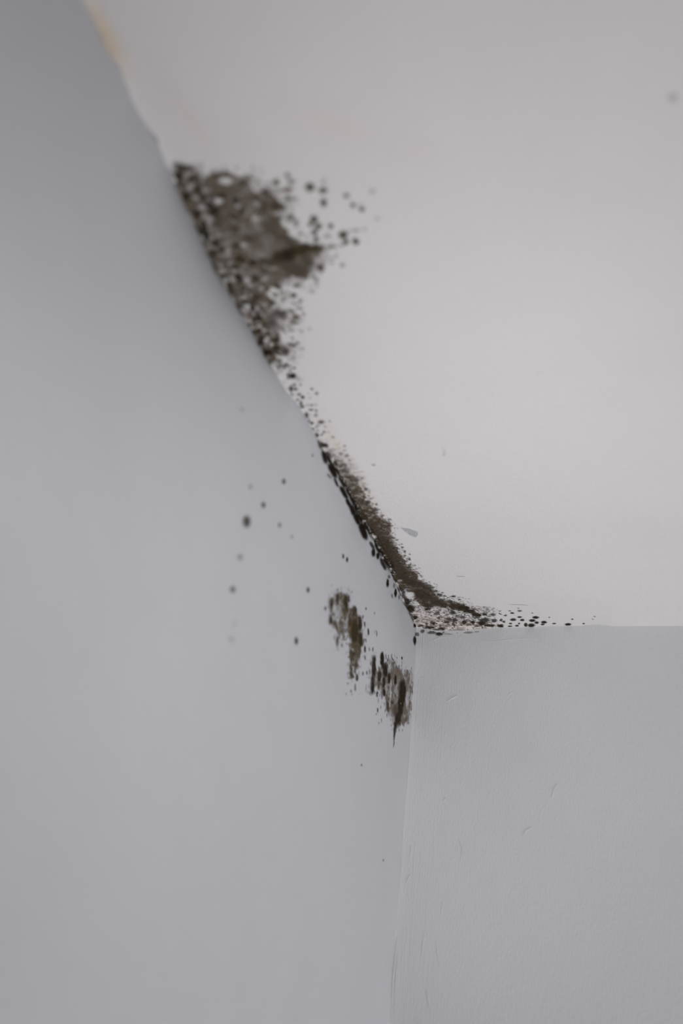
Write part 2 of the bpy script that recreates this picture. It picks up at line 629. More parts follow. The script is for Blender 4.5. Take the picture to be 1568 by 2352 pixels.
p.darks([(417, 381, 8, 7, .8), (440, 385, 7, 6, .7), (410, 403, 13, 10, .9), (412, 422, 8, 9, .85), (442, 411, 14, 8, .8),
         (429, 449, 10, 14, .95), (454, 434, 9, 8, .9), (467, 453, 8, 10, .8), (494, 403, 10, 7, .5), (509, 449, 15, 8, .85),
         (482, 470, 10, 8, .8), (494, 483, 14, 11, .85), (542, 459, 12, 9, .75), (557, 422, 14, 7, .6),
         (452, 491, 10, 12, .85), (469, 522, 10, 19, .95), (475, 541, 9, 12, .95), (470, 561, 6, 7, .8),
         (496, 558, 10, 9, .85), (492, 579, 9, 9, .85), (509, 573, 8, 9, .8), (536, 497, 12, 8, .7), (557, 485, 8, 7, .8),
         (542, 524, 14, 9, .65), (576, 545, 18, 8, .5), (542, 564, 9, 7, .8), (551, 594, 17, 11, .85), (580, 602, 12, 8, .85),
         (542, 612, 9, 6, .85), (586, 453, 11, 9, .5), (612, 440, 10, 14, .5), (633, 472, 17, 10, .65), (605, 476, 12, 20, .5),
         (620, 515, 25, 24, .35), (640, 500, 12, 12, .4), (602, 540, 18, 16, .3),
         (547, 636, 11, 8, .97), (556, 642, 6, 6, .8), (547, 650, 6, 5, .8), (560, 662, 7, 5, .85), (557, 674, 6, 4, .8),
         (541, 613, 8, 6, .9), (587, 638, 12, 11, .65), (589, 682, 13, 9, .75), (579, 694, 8, 6, .9), (581, 707, 6, 7, .95),
         (595, 730, 8, 8, .97), (591, 719, 6, 6, .9), (583, 734, 7, 10, .8), (606, 747, 8, 7, .85), (593, 757, 8, 6, .95),
         (614, 765, 6, 6, .9), (599, 780, 8, 14, .9), (633, 780, 9, 7, .85), (614, 808, 17, 10, .97), (635, 799, 9, 8, .9),
         (656, 807, 11, 9, .6), (612, 661, 7, 5, .5), (639, 655, 10, 6, .5), (643, 719, 22, 9, .45), (625, 694, 9, 8, .5),
         (620, 728, 14, 8, .4), (625, 745, 20, 6, .4), (575, 670, 12, 5, .5), (604, 622, 16, 6, .5)])
p.darks([(642, 588, 700, 570, 15, .93), (695, 570, 728, 568, 9, .85), (638, 592, 668, 586, 15, .85), (600, 600, 640, 600, 10, .6),
         (662, 608, 690, 622, 20, .45), (700, 585, 712, 612, 12, .45), (655, 545, 668, 556, 10, .5), (615, 520, 640, 540, 12, .4)])
p.dc += 0.35 * (OLIVE - DARK) * smooth(0.35, 0.7, fbm(p.nU * 60, p.nV * 60, 12))[..., None]
big = p.build('mould_patch', label='large triangular dark mould patch on the ceiling along the left wall edge',
              category='mould')

# growth of that patch hanging over the top of the left wall
p = Patch(*LEFT, (380, 375, 660, 870), 0.0016, 0.0007, warp=2.5)
ed = np.interp(p.py, [q[1] for q in EDGE_LEFT], [q[0] for q in EDGE_LEFT]) - p.px
band = smooth(9, 1, ed) * smooth(0.40, 0.62, fbm(p.nU * 130, p.nV * 200, 15)) * smooth(395, 430, p.py) * smooth(858, 820, p.py)
p.add_dark(0.75 * band)
p.darks([(631, 849, 3, 5, .7)])
p.build('wall_growth', parent=big, label='thin sooty growth where the patch reaches over the wall')

# colonies thinning out around the large patch
p = Patch(*CEIL, (420, 355, 780, 860), 0.0007, 0.0010, warp=3.0)
near = in_poly(p.px, p.py, outline)
zone = smooth(-52, -4, near) * smooth(4, -3, near) * smooth(355, 400, p.py)
zone2 = smooth(735, 640, p.px) * smooth(600, 660, p.py)
q1 = dots(p.nU * 95, p.nV * 95, 3, 0.50)
q2 = dots(p.nU * 190 + .3, p.nV * 190, 23, 0.5)
p.add_film(0.62 * q1 * smooth(0.25, 0.75, zone) * (0.55 + 0.45 * smooth(600, 640, p.py)))
p.add_film(0.50 * q2 * smooth(0.15, 0.7, zone))
p.add_film(0.22 * smooth(0.5, 0.66, fbm(p.nU * 90, p.nV * 90, 19)) * smooth(-35, -2, near) * smooth(4, -3, near))
nearspots = [(660, 403, 7, 6, .6), (634, 419, 9, 8, .75), (668, 417, 10, 6, .55), (663, 435, 14, 6, .75), (644, 438, 9, 5, .55),
             (661, 454, 7, 6, .75), (677, 457, 8, 5, .4), (669, 498, 8, 9, .7), (661, 507, 7, 7, .5), (680, 509, 8, 7, .6),
             (689, 537, 6, 5, .45), (704, 542, 5, 5, .35), (673, 678, 9, 7, .85), (683, 655, 10, 6, .7), (679, 728, 11, 7, .8),
             (683, 742, 5, 4, .55), (667, 759, 11, 4, .4), (690, 692, 5, 7, .45), (688, 709, 12, 3.5, .5), (648, 673, 7, 5, .5),
             (652, 684, 9, 5, .35), (717, 669, 6, 5, .4), (675, 793, 6, 5, .7), (698, 721, 5, 3.5, .45),
             (711, 756, 4, 3, .35), (692, 762, 5, 4, .35), (663, 649, 6, 5, .4), (696, 735, 5, 3, .3), (672, 777, 4, 4, .4)]
p.films(nearspots, 1.05)
p.build('speckle', parent=big, kind='stuff', height=0.0004, label='loose brown colonies thinning out around the patch')

# ---- 2. single colonies on the ceiling to the right of the large patch
STRAY = [
    ([(712, 430, 12, 11, .85)], 'round brown mould spot on ceiling, top centre above the large patch'),
    ([(742, 437, 12, 8, .75), (743, 417, 7, 6, .3)], 'slanting brown mould spot just right of the round one'),
    ([(743, 465, 8, 12, .75)], 'upright oval mould spot under the slanting one'),
    ([(795, 449, 9, 6, .6)], 'pale tan mould spot above the pair of small dark dots'),
    ([(811, 471, 6.5, 6.5, .9)], 'left one of two small dark dots far right of the patch'),
    ([(831, 480, 7, 6.5, .92), (828, 470, 5, 4, .3)], 'right one of two small dark dots far right of the patch'),
    ([(856, 439, 7, 5, .4)], 'faint spot highest at the far right of the stray ceiling spots'),
    ([(867, 502, 6, 5, .3)], 'very faint spot furthest right of all ceiling spots'),
    ([(759, 519, 6.5, 6, .85)], 'lone bluish dark dot between the stacked colonies and the right pair'),
    ([(721, 503, 10, 10, .8), (713, 514, 8, 7, .55), (731, 519, 10, 8, .85)], 'twin lobed brown colony above the pointed tip of the patch'),
    ([(722, 533, 9, 7, .8), (727, 548, 6, 6, .65)], 'small brown colony between twin lobes and pointed tip of patch'),
    ([(788, 539, 12, 10, .85), (794, 555, 8, 7, .75), (786, 562, 7, 4, .5)], 'comma shaped brown colony level with the pointed tip of the patch'),
    ([(817, 554, 9, 8, .85)], 'round brown spot right beside the comma shaped colony'),
    ([(818, 529, 9, 4, .45), (803, 530, 8, 3, .3)], 'pale streak of mould above the comma shaped colony'),
    ([(837, 526, 6, 4, .28)], 'faintest pale fleck right of the pale streak'),
    ([(762, 567, 14, 3, .4)], 'thin pale thread of mould running from the pointed tip'),
    ([(786, 609, 6, 5.5, .5)], 'lone light brown spot below the comma shaped colony'),
    ([(736, 614, 10, 9, .8)], 'round brown spot tucked under the pointed tip of the patch'),
    ([(727, 645, 6, 5, .45)], 'small faint spot below the round spot under the pointed tip'),
]
for bl, lab in STRAY:
    xs_ = [b[0] for b in bl]
    ys_ = [b[1] for b in bl]
    p = Patch(*CEIL, (min(xs_) - 18, min(ys_) - 18, max(xs_) + 18, max(ys_) + 18), 0.0005, 0.0007, warp=1.6)
    p.films(bl)
    p.dc[:] = FILM * 0.5
    p.darks([(b[0], b[1], b[2] * .62, b[3] * .62, b[4] * .8) for b in bl if b[4] > .5])
    p.build('mould_spot', label=lab, category='mould', group='stray mould spots on the ceiling beyond the large patch')

# ---- 3. the sparse stretch between the two heavy growths
p = Patch(*CEIL, (618, 820, 780, 1015), 0.0007, 0.0012, warp=1.2)
edx = np.interp(p.py, [q[1] for q in EDGE_LEFT], [q[0] for q in EDGE_LEFT])
ed = p.px - edx
p.darks([(657, 838, 3.5, 3.5, .9), (675, 845, 4.5, 3, .7), (667, 851, 3, 2.5, .8), (672, 863, 9, 7, .9), (662, 860, 4.5, 4, .8),
         (662, 868, 4, 3, .8), (690, 883, 3, 3, .6), (694, 872, 2.5, 2, .35), (716, 893, 4, 3, .6), (727, 903, 4, 3.5, .6),
         (668, 893, 4, 8, .9), (678, 893, 6, 4, .7), (675, 884, 5, 4, .5), (688, 905, 3.5, 3, .85), (695, 912, 4.5, 4, .92),
         (708, 904, 2.5, 2, .4), (712, 914, 3, 2, .45), (716, 930, 3.5, 3, .6), (714, 941, 7, 2.5, .65), (726, 943, 3, 2.5, .75),
         (725, 929, 3, 2.5, .4), (691, 926, 4, 6, .6), (694, 934, 6, 4, .65), (704, 953, 4, 8, .75), (716, 971, 5, 3, .7),
         (709, 967, 3, 4, .8), (727, 980, 3.5, 2.5, .7), (719, 985, 3.5, 3, .8), (757, 967, 3, 2, .5), (747, 979, 3, 2, .4),
         (744, 992, 5, 2.5, .55), (739, 998, 3, 2.5, .7), (764, 1004, 5, 1.6, .5), (754, 992, 2.2, 1.8, .4), (728, 999, 4, 6, .8),
         (640, 842, 4, 6, .6), (644, 836, 6, 4, .4), (683, 918, 3, 4, .6), (641, 828, 8, 6, .5)])
p.films([(738, 969, 8, 5, .85), (726, 953, 5, 6, .35), (684, 870, 8, 8, .2)])
dn = dots(p.nU * 210, p.nV * 210, 33, 0.5)
p.add_dark(0.5 * dn * smooth(45, 5, ed) * smooth(1000, 960, p.py * 0 + 950))
p.build('mould_trail', label='sparse trail of tiny dark mould flecks linking the two heavy growths along the edge',
        category='mould')

# ---- 4. the dark band running down the edge into the corner and along the back wall
p = Patch(*CEIL, (728, 995, 1175, 1462), 0.0007, 0.0013, warp=2.6)
edx = np.interp(p.py, [q[1] for q in EDGE_LEFT], [q[0] for q in EDGE_LEFT])
ed = p.px - edx
band = [(731, 1004), (745, 1012), (757, 1028), (772, 1045), (790, 1062), (803, 1078), (820, 1100), (836, 1126), (843, 1150),
        (858, 1166), (870, 1184), (888, 1195), (898, 1205), (897, 1225), (903, 1240), (912, 1256), (920, 1272), (932, 1288),
        (940, 1303), (955, 1312), (960, 1328), (975, 1342), (992, 1352), (1003, 1366), (1020, 1378), (1048, 1382),
        (1066, 1390), (1085, 1398), (1102, 1410), (1104, 1416), (1080, 1411), (1058, 1402), (1036, 1398), (1014, 1394),
        (1000, 1388), (985, 1400), (968, 1392), (950, 1374), (930, 1356), (918, 1350), (900, 1320), (880, 1285), (820, 1175),
        (770, 1080)]
d = p.poly(band, 4, 0.92, 12, 330)
fine = fbm(p.nU * 380, p.nV * 520, 25)
mid = fbm(p.nU * 170, p.nV * 230, 26)
# upper stretch is a thin tan film that thickens towards the corner
p.film *= 0.35 + 0.65 * smooth(1010, 1170, p.py)
p.film *= 0.62 + 0.42 * smooth(0.3, 0.6, mid) + 0.9 * (fine - 0.5)
p.fc += ((np.array([0.140, 0.108, 0.080]) - FILM))[None, None] * smooth(1080, 1180, p.py)[..., None]
p.fc += ((TAN - FILM) * 0.35)[None, None] * smooth(1180, 1020, p.py)[..., None]
p.add_dark(0.82 * smooth(0.47, 0.66, fine) * smooth(-1, 5, d) * smooth(1040, 1200, p.py))
p.add_film(0.45 * smooth(0.42, 0.60, mid) * smooth(1290, 1320, p.py) * smooth(1440, 1420, p.py) * smooth(45, 10, ed) * smooth(0, 3, ed))
p.add_dark(0.60 * smooth(0.52, 0.68, mid) * smooth(-1, 7, d) * smooth(1000, 1100, p.py))
# frayed outer rim: little colonies, stretched sideways
rim = smooth(-17, -1, d) * smooth(3, -1, d) * (p.px > edx + 8)
dd = dots(p.nU * 150, p.nV * 150, 43, 0.75)
dd2 = dots(p.nU * 270, p.nV * 270, 44, 0.6)
p.add_film(0.75 * np.maximum(dd * smooth(.15, .8, rim), dd2 * smooth(.1, .6, rim)) * smooth(1040, 1130, p.py) * smooth(1420, 1395, p.py))
p.add_film(0.25 * smooth(-30, 0, d) * smooth(.35, .6, mid) * smooth(1170, 1060, p.py) * (p.px > edx) * smooth(1000, 1030, p.py))
# sooty core next to the edge
core = [(738, 1022, 747, 1024, 7, .85), (757, 1045, 772, 1067, 5, .85), (750, 1040, 756, 1062, 5, .8), (764, 1074, 776, 1090, 8, .97),
        (780, 1092, 800, 1125, 5.5, .85), (800, 1125, 828, 1178, 5.5, .85), (822, 1165, 840, 1190, 6, .8), (818, 1180, 826, 1200, 6, .97),
        (833, 1198, 850, 1226, 11, .98), (842, 1208, 856, 1228, 9, .95), (853, 1243, 871, 1256, 10, .98), (872, 1262, 882, 1280, 6, .96),
        (880, 1282, 897, 1298, 11, .985), (885, 1300, 884, 1312, 5, .9), (896, 1320, 905, 1335, 7, .9), (886, 1268, 896, 1284, 7, .8),
        (858, 1212, 872, 1232, 9, .55), (880, 1240, 910, 1285, 12, .6), (905, 1290, 930, 1320, 12, .62), (915, 1322, 950, 1340, 11, .68),
        (920, 1350, 926, 1362, 5, .75), (928, 1368, 938, 1382, 5, .85), (960, 1362, 975, 1368, 14, .72), (962, 1340, 985, 1350, 8, .6),
        (985, 1372, 1000, 1380, 10, .6), (1000, 1384, 1020, 1390, 9, .68), (1040, 1392, 1062, 1394, 9, .75), (1056, 1395, 1072, 1397, 6, .9),
        (1068, 1402, 1084, 1404, 5, .85), (1088, 1410, 1100, 1413, 5, .9)]
p.darks(core)
p.darks([(941, 1398, 13, 10, .93), (932, 1386, 8, 6, .9), (980, 1390, 12, 5, .75), (973, 1384, 5, 8, .65), (990, 1390, 8, 7, .6),
         (980, 1399, 5, 4, .97), (953, 1418, 6, 4.5, .9), (960, 1404, 8, 3, .3), (1003, 1409, 8, 4.5, .6), (1039, 1408, 8.5, 6, .8),
         (994, 1431, 7, 4, .85), (1044, 1424, 8, 4, .8), (1026, 1428, 10, 3.5, .7), (1032, 1422, 8, 4, .7), (1062, 1417, 8, 4, .7),
         (1066, 1429, 6, 5, .85), (1086, 1429, 6, 5, .9), (1076, 1435, 8, 3, .6), (1112, 1424, 14, 6, .75), (1106, 1431, 12, 6, .92),
         (1119, 1436, 9, 3, .85), (1129, 1437, 8, 3.5, .9), (1134, 1426, 7, 4, .75), (1112, 1410, 7, 4, .8), (1131, 1411, 8, 4, .65),
         (1148, 1437, 9, 4, .93), (1157, 1428, 4, 2.3, .75), (1151, 1424, 4, 3.5, .7), (1149, 1410, 4.5, 2, .6), (1161, 1413, 4, 2, .65),
         (986, 1441, 13, 3.5, .85), (966, 1437, 8, 3, .75), (1014, 1444, 10, 3.5, .85), (1000, 1447, 12, 3, .7), (962, 1426, 5, 3, .5),
         (1052, 1416, 9, 3, .45), (1093, 1418, 10, 3, .6), (1097, 1438, 8, 3, .6), (1050, 1446, 20, 2.4, .35), (1020, 1437, 10, 2.5, .3),
         (1134, 1397, 3.6, 1.6, .5), (1119, 1397, 3.2, 1.5, .5), (1111, 1394, 3, 1.5, .4), (1147, 1403, 4, 1.5, .4), (970, 1376, 6, 3, .5)])
outer = [(922, 1250, 3, 1.7, .7), (925, 1257, 3.6, 1.8, .85), (929, 1266, 3.2, 1.8, .7), (941, 1273, 3.5, 1.6, .6), (941, 1284, 3.2, 3, .85),
         (941, 1296, 3.6, 1.8, .7), (952, 1298, 3.4, 1.7, .65), (939, 1302, 7, 3.2, .75), (961, 1317, 3.2, 1.7, .65), (971, 1334, 3.8, 2, .65),
         (979, 1339, 3.2, 1.7, .65), (1002, 1343, 2.2, 1.4, .5), (992, 1349, 6.5, 4, .75), (1001, 1358, 6, 3, .7), (1009, 1366, 7.5, 3.2, .85),
         (1021, 1369, 4.6, 2.2, .8), (1040, 1369, 7, 2.1, .8), (1016, 1360, 3, 1.6, .6), (1033, 1381, 8, 3.2, .75), (1016, 1377, 8, 2.8, .6),
         (1055, 1377, 3.6, 1.6, .6), (1063, 1373, 2.6, 1.3, .35), (1055, 1371, 3, 1.3, .35), (1070, 1376, 3, 1.3, .35), (1077, 1375, 2.4, 1.2, .3),
         (877, 1187, 3, 1.6, .6), (895, 1193, 4.5, 2.5, .6), (896, 1202, 4, 2, .7), (876, 1178, 1.6, 1.8, .7), (895, 1216, 3.5, 2, .7),
         (907, 1228, 2.6, 1.4, .6), (912, 1240, 2.8, 1.5, .65), (905, 1236, 4, 1.6, .7), (832, 1098, 4.5, 2.5, .55), (832, 1083, 2, 1.4, .4),
         (841, 1124, 5, 3, .6), (835, 1117, 4, 1.6, .4), (852, 1146, 4, 2, .55), (857, 1143, 1.4, 1.2, .8), (863, 1158, 3, 3, .6),
         (791, 1024, 4, 2.5, .4), (792, 1033, 4, 2, .4), (778, 1017, 2.4, 1.4, .4), (797, 1046, 5, 3, .45), (802, 1056, 3, 2.5, .5),
         (808, 1066, 3, 2, .3), (782, 1042, 6, 3, .4), (818, 1102, 7, 6, .55), (845, 1153, 7, 5, .65), (862, 1170, 7, 4, .7)]
p.dc[:] = DARK
p.darks(outer, 0.9)
# bare flakes of paint left inside the growth
p.holes([(941, 1366, 14, 9, .93), (1016, 1401, 14, 7, .85), (971, 1407, 14, 7, .7), (976, 1427, 17, 8, .7), (918, 1333, 7, 4, .7),
         (856, 1233, 10, 5, .9), (836, 1197, 5, 4, .6), (869, 1257, 9, 3.2, .75), (896, 1308, 6, 4, .7), (889, 1311, 6, 3, .8),
         (764, 1056, 4, 8, .75), (746, 1031, 8, 5, .6), (781, 1105, 4, 9, .8), (872, 1209, 6, 2.5, .5), (908, 1318, 6, 2, .5),
         (877, 1277, 4, 2, .6), (927, 1371, 3, 3, .4), (912, 1342, 8, 2.5, .5), (1030, 1412, 18, 5, .5)])
edge_n = fbm(p.nU * 330, p.nV * 160, 93)
along = smooth(1030, 1050, p.py) * smooth(1335, 1310, p.py)
wid = np.interp(p.py, [1030, 1080, 1130, 1180, 1230, 1300, 1340], [7, 9, 8, 13, 22, 26, 14])
p.add_dark(0.985 * smooth(wid, wid * 0.4, ed) * smooth(0.34, 0.46, edge_n + 0.10 * smooth(wid, 0, ed)) * along)
p.add_dark(0.75 * smooth(12, 3, ed) * smooth(0.42, 0.56, edge_n) * smooth(1340, 1360, p.py) * smooth(1440, 1400, p.py))
low_zone = smooth(950, 975, p.px) * smooth(1150, 1110, p.px) * smooth(1388, 1402, p.py)
p.add_film(0.30 * low_zone * smooth(0.45, 0.62, mid))
p.add_dark(0.66 * low_zone * smooth(0.59, 0.70, fbm(p.nU * 300, p.nV * 260, 95)))
p.add_dark(0.6 * low_zone * dots(p.nU * 170, p.nV * 190, 97, 0.3))
p.holes([(856, 1233, 11, 6, .9), (846, 1222, 5, 5, .5), (836, 1197, 6, 4, .7), (895, 1308, 9, 5, .7), (889, 1312, 7, 4, .8), (764, 1056, 4, 8, .8),
         (781, 1103, 4, 10, .85), (868, 1257, 10, 3.2, .7), (746, 1031, 8, 6, .6), (865, 1246, 4, 8, .4), (905, 1345, 6, 5, .5), (920, 1362, 6, 5, .5)])
rid = smooth(0.53, 0.63, fbm(p.nU * 600, p.nV * 300, 29)) * smooth(14, 5, ed) * smooth(1, 4, ed) * (p.py < 1320)
p.dark *= 1 - 0.85 * rid
p.film *= 1 - 0.75 * rid
p.dc += 0.22 * (OLIVE - DARK) * smooth(0.3, 0.7, mid)[..., None]
strip = p.build('mould_band', label='long brown black mould band on the ceiling edge running down into the corner', category='mould')

# black part of the band on the top of the left wall
p = Patch(*LEFT, (722, 1000, 975, 1485), 0.0020, 0.0006, warp=1.2, ns=(0.5, 1))
p.darks([(741, 1038, 748, 1062, 5.5, .9), (757, 1070, 769, 1094, 7, .98), (768, 1100, 775, 1116, 3.5, .85), (782, 1120, 796, 1144, 5.5, .97),
         (796, 1148, 803, 1162, 5, .95), (804, 1162, 813, 1182, 6, .95), (815, 1184, 823, 1202, 6.5, .98), (828, 1206, 839, 1234, 8, .98),
         (731, 1010, 735, 1028, 3.5, .6), (752, 1090, 760, 1098, 3, .4), (850, 1246, 858, 1262, 4, .7), (874, 1284, 884, 1306, 5, .8)])
p.darks([(857, 1269, 5, 11, .97), (867, 1277, 4, 9, .95), (889.5, 1339, 3.4, 10, .98), (908, 1362, 3.4, 11, .97), (900, 1369, 2.5, 6, .4),
         (952, 1437, 3.5, 5, .9), (952, 1471, 4, 11, .9), (893, 1325, 3, 5, .5), (935, 1392, 3, 8, .7), (948, 1421, 3, 5, .6),
         (955, 1457, 3, 5, .5), (905, 1345, 3, 7, .4), (916, 1372, 3, 6, .4)])
edx = np.interp(p.py, [q[1] for q in EDGE_LEFT], [q[0] for q in EDGE_LEFT])
p.add_dark(0.97 * smooth(9, 3, edx - p.px) * smooth(.33, .45, fbm(p.nU * 120, p.nV * 200, 63)) * smooth(1030, 1050, p.py) * smooth(1320, 1290, p.py))
p.add_dark(0.7 * smooth(7, 1, edx - p.px) * smooth(.42, .62, fbm(p.nU * 100, p.nV * 260, 61)) * smooth(1005, 1040, p.py) * smooth(1440, 1420, p.py))
p.build('wall_growth', parent=strip, label='black growth of the band on the left wall side', height=0.0006)
# brown seepage of the band onto the top of the back wall
p = Patch(*BACK, (950, 1438, 1110, 1475), 0.0006, 0.0006, warp=1.5)
p.darks([(970, 1450, 5, 5, .55), (959, 1457, 4, 5, .5), (1008, 1456, 9, 4.5, .8), (992, 1453, 12, 4, .55), (1018, 1450, 9, 4, .6)])
p.films([(1074, 1452, 14, 3.5, .45), (1050, 1452, 12, 3, .3), (1030, 1455, 18, 4, .25), (1094, 1451, 8, 3, .3)])
p.build('wall_growth', parent=strip, label='brown seepage of the band on top of the back wall', height=0.0004)

# ---- 5. single flat colonies continuing along the back wall edge
BACKSPOTS = [
    ([(1176, 1408, 5, 2.3, .8), (1170, 1403, 3.5, 1.5, .5)], 'thin flat mould fleck starting the row after the band end'),
    ([(1193, 1403, 6, 2, .65), (1190, 1397, 3, 1.5, .4)], 'thin fleck highest in the row along the back wall'),
    ([(1178, 1423, 8, 3.4, .85)], 'slanted brown fleck just past the end of the band'),
    ([(1172, 1432, 4.6, 2.2, .75)], 'small fleck under the slanted brown fleck'),
    ([(1171, 1438, 5.5, 2, .8)], 'lowest fleck touching the back wall edge beside the band end'),
    ([(1193, 1417, 6, 2.2, .8)], 'upper fleck of the pair in the middle of the row'),
    ([(1199, 1424, 5.5, 2.8, .85)], 'lower fleck of the pair in the middle of the row'),
    ([(1187, 1437, 5, 2.4, .85), (1192, 1432, 3, 2, .7)], 'two joined flecks at the edge below the middle pair'),
    ([(1207, 1435, 4.5, 5, .88)], 'upright mottled fleck left of the big cluster'),
    ([(1222, 1425, 8, 3.6, .93), (1232, 1430, 5.5, 3, .9)], 'dark wedge shaped fleck in the middle of the cluster'),
    ([(1230, 1418, 8.5, 3.2, .95)], 'dark fleck on top of the cluster'),
    ([(1220, 1436, 9, 4.6, .93)], 'dark fleck at the bottom of the cluster on the edge'),
    ([(1249, 1429, 7.5, 3.2, .95), (1246, 1434, 5, 2.2, .8)], 'stepped dark fleck right of the cluster'),
    ([(1261, 1418, 2.6, 1.6, .6)], 'tiny dot above right of the stepped fleck'),
    ([(1222, 1408, 3, 1.4, .45)], 'tiny faint dot above the cluster'),
    ([(1272, 1432, 5, 2, .7)], 'pale thin fleck between stepped fleck and lone oval'),
    ([(1304, 1434, 8, 3.2, .97)], 'lone dark oval spot far along the back wall edge'),
    ([(1314, 1422, 3.4, 1.8, .6)], 'small fleck above the lone dark oval'),
    ([(1340, 1432, 3.2, 1.9, .7)], 'small fleck right of the lone dark oval'),
    ([(1361, 1422, 2.6, 1.5, .4), (1365, 1416, 3, 1.5, .4)], 'last two faint touching flecks at the right end of the row'),
]
for bl, lab in BACKSPOTS:
    xs_ = [b[0] for b in bl]
    ys_ = [b[1] for b in bl]
    p = Patch(*CEIL, (min(xs_) - 13, min(ys_) - 7, max(xs_) + 13, max(ys_) + 7), 0.0004, 0.0008, warp=0.7)
    p.dc[:] = DARK * 1.3
    p.darks(bl, 0.97)
    p.build('mould_spot', height=0.0004, label=lab, category='mould', group='mould flecks in a row along the back wall edge')

# ---- 6. the two streaky patches on the left wall


def tr(l):
    """traced coordinates of the wall patches (6.03 times enlarged, from 720, 1330) to whole photo coordinates"""
    r = []
    for b in l:
        if len(b) == 6:
            r.append((720 + b[0] / 6.03, 1330 + b[1] / 6.03, 720 + b[2] / 6.03, 1330 + b[3] / 6.03, b[4] / 6.03 * 1.1, b[5]))
        elif len(b) == 5:
            r.append((720 + b[0] / 6.03, 1330 + b[1] / 6.03, b[2] / 6.03 * 1.15, b[3] / 6.03 * 1.15, b[4]))
        else:
            r.append((720 + b[0] / 6.03, 1330 + b[1] / 6.03))
    return r


def streak_noise(p, s):
    return fbm(p.nU * 130, p.nV * 150, s)


p = Patch(*LEFT, (738, 1335, 850, 1605), 0.0013, 0.0008, warp=2.0, ns=(0.8, 1))
d = p.poly(tr([(205, 260), (250, 240), (290, 250), (330, 190), (400, 180), (490, 200), (505, 390), (560, 370), (610, 480),
               (655, 510), (672, 720), (680, 900), (665, 1040), (610, 1130), (590, 1260), (560, 1390), (505, 1380), (480, 1200),
               (465, 1000), (430, 870), (400, 900), (370, 780), (330, 950), (305, 900), (295, 690), (225, 640), (200, 600),
               (215, 470)]), 7, 0.80, 16, 150)
n1, n2 = streak_noise(p, 71), fbm(p.nU * 330, p.nV * 420, 72)
left_fade = smooth(748, 800, p.px)
p.film *= (0.30 + 0.75 * smooth(0.36, 0.60, n1)) * (0.55 + 0.45 * left_fade) * (0.75 + 0.5 * n2)
p.fc[:] = FILM * 1.0 + (OLIVE * 1.6 - FILM) * 0.6
p.add_dark(0.50 * smooth(0.52, 0.70, n2) * smooth(-1, 6, d) * left_fade)
p.dc[:] = DARK + (OLIVE - DARK) * 0.35
p.darks(tr([(245, 290, 245, 400, 27, .62), (232, 500, 235, 610, 23, .62), (325, 220, 325, 350, 26, .68), (435, 230, 450, 440, 38, .72),
            (440, 320, 452, 400, 26, .85), (300, 600, 300, 640, 22, .55), (500, 550, 500, 640, 28, .7), (560, 410, 560, 500, 38, .68),
            (570, 590, 565, 850, 56, .985), (640, 530, 640, 700, 28, .85), (640, 760, 652, 910, 36, .985), (478, 240, 480, 310, 22, .6),
            (550, 1030, 552, 1050, 22, .75), (510, 1280, 510, 1380, 18, .55), (320, 800, 320, 930, 14, .5), (600, 1330, 600, 1400, 20, .65),
            (560, 900, 620, 1010, 50, .35), (520, 1000, 540, 1150, 36, .4), (570, 1180, 575, 1280, 18, .45), (390, 880, 385, 940, 10, .45),
            (245, 340, 248, 370, 14, .85), (325, 280, 325, 300, 12, .85), (230, 545, 232, 560, 12, .85)]))
p.holes(tr([(350, 400, 345, 560, 38, .6), (400, 850, 400, 900, 22, .5), (470, 830, 472, 870, 16, .4), (560, 640, 556, 645, 14, .0),
            (300, 430, 300, 500, 30, .7), (505, 480, 510, 520, 14, .5), (720, 845, 722, 850, 5, .5)]))
g = fbm(p.nU * 420, p.nV * 150, 74)
p.dark *= 0.78 + 0.40 * smooth(0.30, 0.52, g)
spk = dots(p.nU * 200, p.nV * 130, 76, 0.5)
p.add_dark(0.6 * spk * smooth(-16, -2, d) * smooth(745, 765, p.px))
p.add_dark(0.55 * smooth(0.50, 0.62, fbm(p.nU * 300, p.nV * 120, 78)) * smooth(-9, 3, d) * smooth(1500, 1540, p.py))
p.film *= 0.60 + 0.6 * smooth(0.30, 0.60, fbm(p.nU * 300, p.nV * 130, 75))
p.dark = np.minimum(p.dark, 0.985)
p.build('mould_patch', label='upper of two olive brown streaky mould patches on the left wall', category='mould', height=0.0004)
up = [o for o in col.objects if o.name.startswith('mould_patch')][-1]
p = Patch(*LEFT, (738, 1335, 882, 1612), 0.0013, 0.0007, warp=0.9, ns=(0.8, 1))
